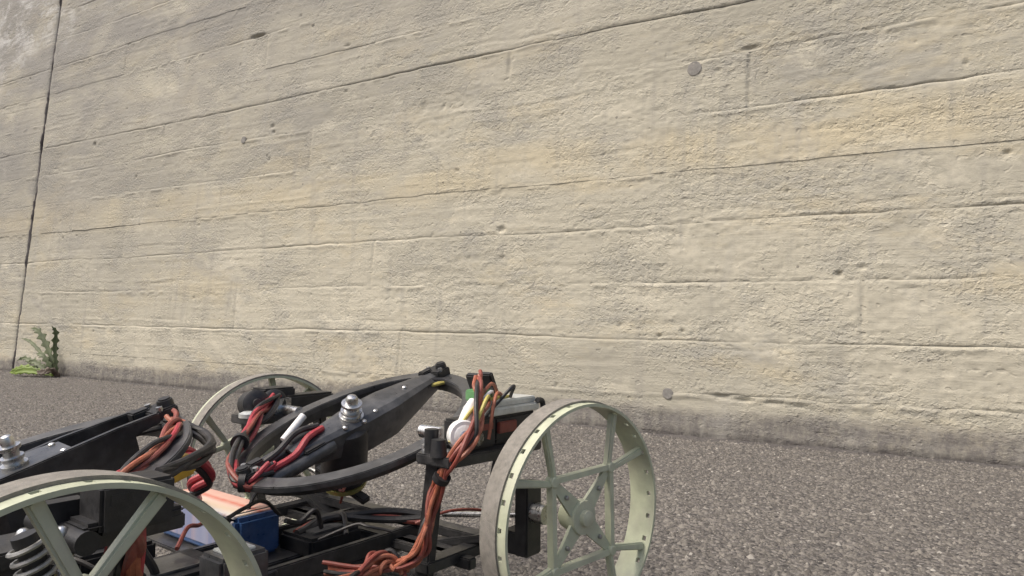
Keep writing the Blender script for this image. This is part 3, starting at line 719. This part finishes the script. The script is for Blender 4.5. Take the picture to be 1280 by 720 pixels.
# ---- battery, electronics
bt = part(MB().box((.265, .44, .36), (.225, .70, .19)), 'battery', M_blue, bevel=.02)
MB().box((.265, .455, .4555), (.221, .655, .012)).build('battery_label', M_label, bt, bevel=.003)
MB().box((.1555, .455, .37), (.012, .655, .14)).build('battery_label', M_label, bt, bevel=.003)
part(MB().box((.25, .40, .258), (.34, .84, .02)), 'battery_tray', M_carbon)
part(MB().beam((.265, .16, .2), (.265, .16, .462), .25, .03, (0, 1, 0)), 'battery_strap', M_black)
for (c, s_, m_, nm) in (((-.30, -.13, .335), (.42, .30, .16), M_black, 'controller_box'), ((-.12, -.33, .37), (.20, .16, .22), M_carbon_grey, 'control_board_case'), ((-.52, -.42, .36), (.20, .20, .16), M_black, 'radio_receiver'),
                    ((.55, .02, .30), (.30, .24, .09), M_black, 'power_board'), ((-.33, .28, .35), (.30, .30, .18), M_black, 'computer_case')):
    b_ = part(MB().box(c, s_), nm, m_, bevel=.014)
    MB().box((c[0], c[1], c[2] + s_[2] / 2 + .004), (s_[0] * .6, s_[1] * .6, .012)).build('lid', M_silver if nm in ('radio_receiver', 'control_board_case') else M_carbon_grey, b_, bevel=.003)
yc = part(MB().box((-.185, -.03, .755), (.10, .07, .085), (Vector((.93, 0, .3)).normalized(), Vector((0, 1, 0)), Vector((-.3, 0, .93)).normalized())), 'power_connector', M_yellow, bevel=.01)
for m_, dz, dy in ((M_red, .012, 0), (M_wire, -.018, .02), (M_red, .035, .03)):
    MB().tube(spline([(-.17, dy, .77 + dz), (-.10, .03 + dy, .765 + dz), (-.02, .06 + dy, .71 + dz), (.03, .10 + dy, .645 + dz), (-.01, .16 + dy, .60 + dz), (.08, .3 + dy, .54 + dz * .5), (.2, .5, .47)]), .0165).build('lead', m_, yc)
MB().tube(spline([(-.22, -.01, .75), (-.33, -.06, .70), (-.42, -.16, .60), (-.36, -.2, .45), (-.33, -.16, .40)]), .016).build('lead', M_wire, yc)

# ---- wiring looms (each loom is one part, its strands sub-parts)
def loom(pts, mats, r, spread, seed, name='cable_loom', ties=()):
    rr = random.Random(seed); base = spline(pts, 8); first = None
    for k, m_ in enumerate(mats):
        ph = rr.uniform(0, 6.28); tw = rr.uniform(.04, .14); out = []
        for i, p in enumerate(base):
            a = ph + i * tw + k * 6.283 / len(mats); sp = spread * (.75 + .4 * math.sin(i * .2 + k * 1.7 + ph))
            jit = Vector((math.sin(i * .31 + k * 2.1 + ph), math.sin(i * .23 + k * 3.3), math.cos(i * .27 + k * 1.3 + ph))) * spread * .5
            out.append(p + Vector((math.cos(a), .6 * math.sin(a + .8), math.sin(a))) * sp + jit)
        o = MB().tube(out, r, 8).build(name if first is None else 'strand', m_, first or robot); first = first or o
    for t in ties:
        p = base[int(t * (len(base) - 1))]; d = (base[min(len(base) - 1, int(t * (len(base) - 1)) + 1)] - p).normalized()
        MB().lathe(p - d * .012, d, ((0, spread + r * 1.5), (.028, spread + r * 1.5)), 14).build('cable_tie', M_wire, first)
    return first
loom([(.81, -.72, 1.10), (.75, -.78, 1.05), (.68, -.84, .97), (.62, -.87, .90), (.555, -.86, .82), (.545, -.77, .71), (.55, -.71, .60), (.525, -.70, .47), (.49, -.66, .36), (.40, -.50, .31), (.30, -.34, .31)],
     [M_orange, M_rust, M_orange, M_rust, M_wire, M_orange, M_rust, M_orange], .0092, .023, 11, ties=(.52,))
loom([(-.69, -.74, .80), (-.68, -.76, .72), (-.68, -.70, .60), (-.66, -.66, .45), (-.60, -.5, .33)], [M_orange, M_rust, M_orange, M_rust, M_red], .015, .026, 17, ties=(.5,))
for dx, dz in ((0, 0), (-1.565, -.07)):
    # loom round the rear of the ring, red and black
    loom([(.70 + dx, .62, .92 + dz), (.58 + dx, .53, .86 + dz), (.46 + dx, .45, .815 + dz), (.30 + dx, .31, .765 + dz), (.15 + dx, .13, .705 + dz), (.085 + dx, .01, .655 + dz), (.13 + dx, -.05, .65 + dz), (.22 + dx, -.05, .69 + dz)],
         [M_red, M_wire, M_red, M_wire, M_red, M_wire, M_rust, M_red], .0110, .026, 12, ties=(.45, .8))
    # black and yellow leads from the front pivot to the near side of the ring
    loom([(1.20 + dx, -.03, .99 + dz), (1.31 + dx, -.10, 1.01 + dz), (1.37 + dx, -.20, .985 + dz), (1.33 + dx, -.34, .955 + dz), (1.20 + dx, -.46, .94 + dz), (1.02 + dx, -.56, .93 + dz)],
         [M_wire, M_wire, M_wire, M_wire if dx else M_yelwire, M_wire], .012, .018, 13)
loom([(-.27, -.10, .965), (-.275, -.18, .945), (-.35, -.30, .915), (-.47, -.40, .885), (-.60, -.47, .85), (-.69, -.60, .80), (-.69, -.63, .66), (-.68, -.60, .50)], [M_rust, M_orange, M_wire, M_orange, M_wire, M_rust, M_red], .0095, .024, 14)
loom([(.47, -.62, .30), (.44, -.58, .345), (.38, -.56, .355), (.30, -.57, .335), (.18, -.60, .325), (.02, -.60, .32), (-.25, -.55, .32)], [M_orange, M_orange, M_rust, M_orange, M_orange, M_rust, M_orange, M_wire], .0098, .030, 15)
loom([(.95, -.30, .36), (.80, -.10, .36), (.60, .06, .37), (.42, .04, .34)], [M_wire, M_rust, M_wire], .018, .02, 16)

rw = random.Random(5)
for k in range(12):                                   # stray leads between the boards and the mounts
    a_ = Vector((rw.uniform(-.6, .75), rw.uniform(-.45, .4), rw.uniform(.3, .45))); b_ = a_ + Vector((rw.uniform(-.45, .45), rw.uniform(-.3, .3), rw.uniform(-.08, .12)))
    m1 = (a_ * 2 + b_) / 3 + Vector((rw.uniform(-.04, .04), rw.uniform(-.04, .04), rw.uniform(.0, .07))); m2 = (a_ + b_ * 2) / 3 + Vector((rw.uniform(-.04, .04), rw.uniform(-.04, .04), rw.uniform(.0, .06)))
    part(MB().tube(spline([a_, m1, m2, b_], 14), rw.choice((.007, .009, .011)), 7), 'stray_lead', rw.choice((M_wire, M_wire, M_wire, M_rust, M_rust)), bevel=0)
for k in range(9):                                    # fine leads fanning out of the front electronics
    a_ = Vector((.80 + rw.uniform(-.05, .3), -.72 + rw.uniform(-.05, .05), .99)); b_ = Vector((.60 + rw.uniform(-.05, .2), -.80 + rw.uniform(-.06, .06), .84))
    m1 = (a_ + b_) / 2 + Vector((rw.uniform(-.1, .05), rw.uniform(-.1, .0), rw.uniform(.03, .14)))
    part(MB().tube(spline([a_, m1, b_], 14), .008, 7), 'stray_lead', rw.choice((M_wire, M_orange, M_orange, M_rust, M_yelwire, M_white)), bevel=0)

# ------------------------------------------------------------------ weed at the foot of the wall
def leaf_mat(name, c):
    t = NT(name); tc = t.n('ShaderNodeTexCoord').outputs['Object']
    a = t.noise(tc, 60, 5, .6); cc = t.ramp(a, (.3, tuple(x * .65 for x in c)), (.7, tuple(x * 1.3 for x in c)))
    t.l(cc, t.b.inputs['Base Color']); t.b.inputs['Roughness'].default_value = .6
    t.b.inputs['Subsurface Weight'].default_value = 0; return t.m
M_leafd = leaf_mat('dull_leaf', (.085, .105, .042)); M_leafg = leaf_mat('fresh_leaf', (.14, .20, .030)); M_dry = leaf_mat('dry_leaf', (.10, .075, .055))
weed = empty('weed', tuple(wpt(-1.975, .005, .03)))
tag(weed, 'small dandelion-like weed with upright jagged leaves at the wall foot', 'weed')
def leaf(pts, w_, mat, seed, jag=.5, fold=.25):
    """pts in (along wall to the right, out from the wall, up), metres"""
    rr = random.Random(seed); base = spline([Wv_ * p[0] - N_ * p[1] + Vector((0, 0, p[2])) for p in pts], 6); n = len(base); bm = bmesh.new(); rows = []
    for i, p in enumerate(base):
        t = i / (n - 1); d = (base[min(n - 1, i + 1)] - base[max(0, i - 1)]).normalized()
        view = Vector((.35, -.9, .3)); sd = d.cross(view).normalized(); up = sd.cross(d)
        ww = w_ * (math.sin(math.pi * min(1, t * .93 + .10)) ** .7) * (.35 + .65 * t) * (1 + jag * (1 if i % 3 == 0 else -.45) * rr.uniform(.6, 1.1)) + .0012
        rows.append([bm.verts.new(p + sd * s_ * ww + up * (abs(s_) * fold * ww + off)) for s_, off in ((-1, 0), (-.45, 0), (0, -.0006), (.45, 0), (1, 0))] + [bm.verts.new(p + sd * s_ * ww + up * (abs(s_) * fold * ww - .0011)) for s_ in (1, .45, 0, -.45, -1)])
    for A, B in zip(rows, rows[1:]):
        for k in range(10): bm.faces.new((A[k], A[(k + 1) % 10], B[(k + 1) % 10], B[k]))
    bm.faces.new(rows[0][::-1]); bm.faces.new(rows[-1]); bmesh.ops.recalc_face_normals(bm, faces=bm.faces)
    me = bpy.data.meshes.new('leaf'); bm.to_mesh(me); bm.free(); me.polygons.foreach_set('use_smooth', np.ones(len(me.polygons), bool))
    return new_obj('leaf', me, mat, weed)
Wv_ = Vector(Wv); N_ = Vector(Nv)
leaf([(0, 0, 0), (-.005, .004, .05), (-.012, .006, .10), (-.005, .008, .16), (-.012, .02, .185)], .011, M_leafd, 1, .8)
leaf([(-.005, .004, 0), (-.03, .008, .06), (-.07, .010, .115), (-.115, .018, .165), (-.145, .03, .175)], .014, M_leafd, 2, .8)
leaf([(-.005, .006, 0), (-.05, .012, .05), (-.11, .018, .095), (-.16, .025, .125), (-.20, .035, .135)], .008, M_leafd, 3, .3)
leaf([(-.005, .01, .0), (-.06, .02, .03), (-.12, .03, .045), (-.17, .035, .06), (-.195, .05, .05)], .010, M_leafd, 4, .7)
leaf([(0, .012, .0), (-.06, .03, .016), (-.12, .045, .020), (-.17, .06, .012), (-.205, .07, .005)], .022, M_leafg, 5, .3, .35)
leaf([(0, .012, .0), (-.05, .03, .012), (-.10, .05, .018), (-.15, .06, .02)], .016, M_leafd, 6)
leaf([(0, .014, .0), (-.045, .045, .014), (-.10, .07, .018), (-.15, .085, .006)], .018, M_leafg, 12, .35, .3)
leaf([(-.004, .012, 0), (-.05, .03, .03), (-.09, .04, .05), (-.12, .05, .045)], .014, M_leafd, 9, .7)
leaf([(0, .008, 0), (-.02, .02, .04), (-.05, .03, .075), (-.085, .035, .08)], .012, M_leafd, 10, .8)
leaf([(.004, .01, 0), (.02, .03, .02), (.03, .05, .02), (.035, .065, .008)], .011, M_dry, 11, .6)
leaf([(.01, .006, 0), (.012, .02, .02), (-.02, .045, .014), (-.07, .05, .006)], .014, M_dry, 7)
MB().lathe((0, 0, -.01), (0, 0, 1), ((0, .009), (.012, .011), (.02, .006)), 10).build('root_crown', M_dry, weed, S=1)
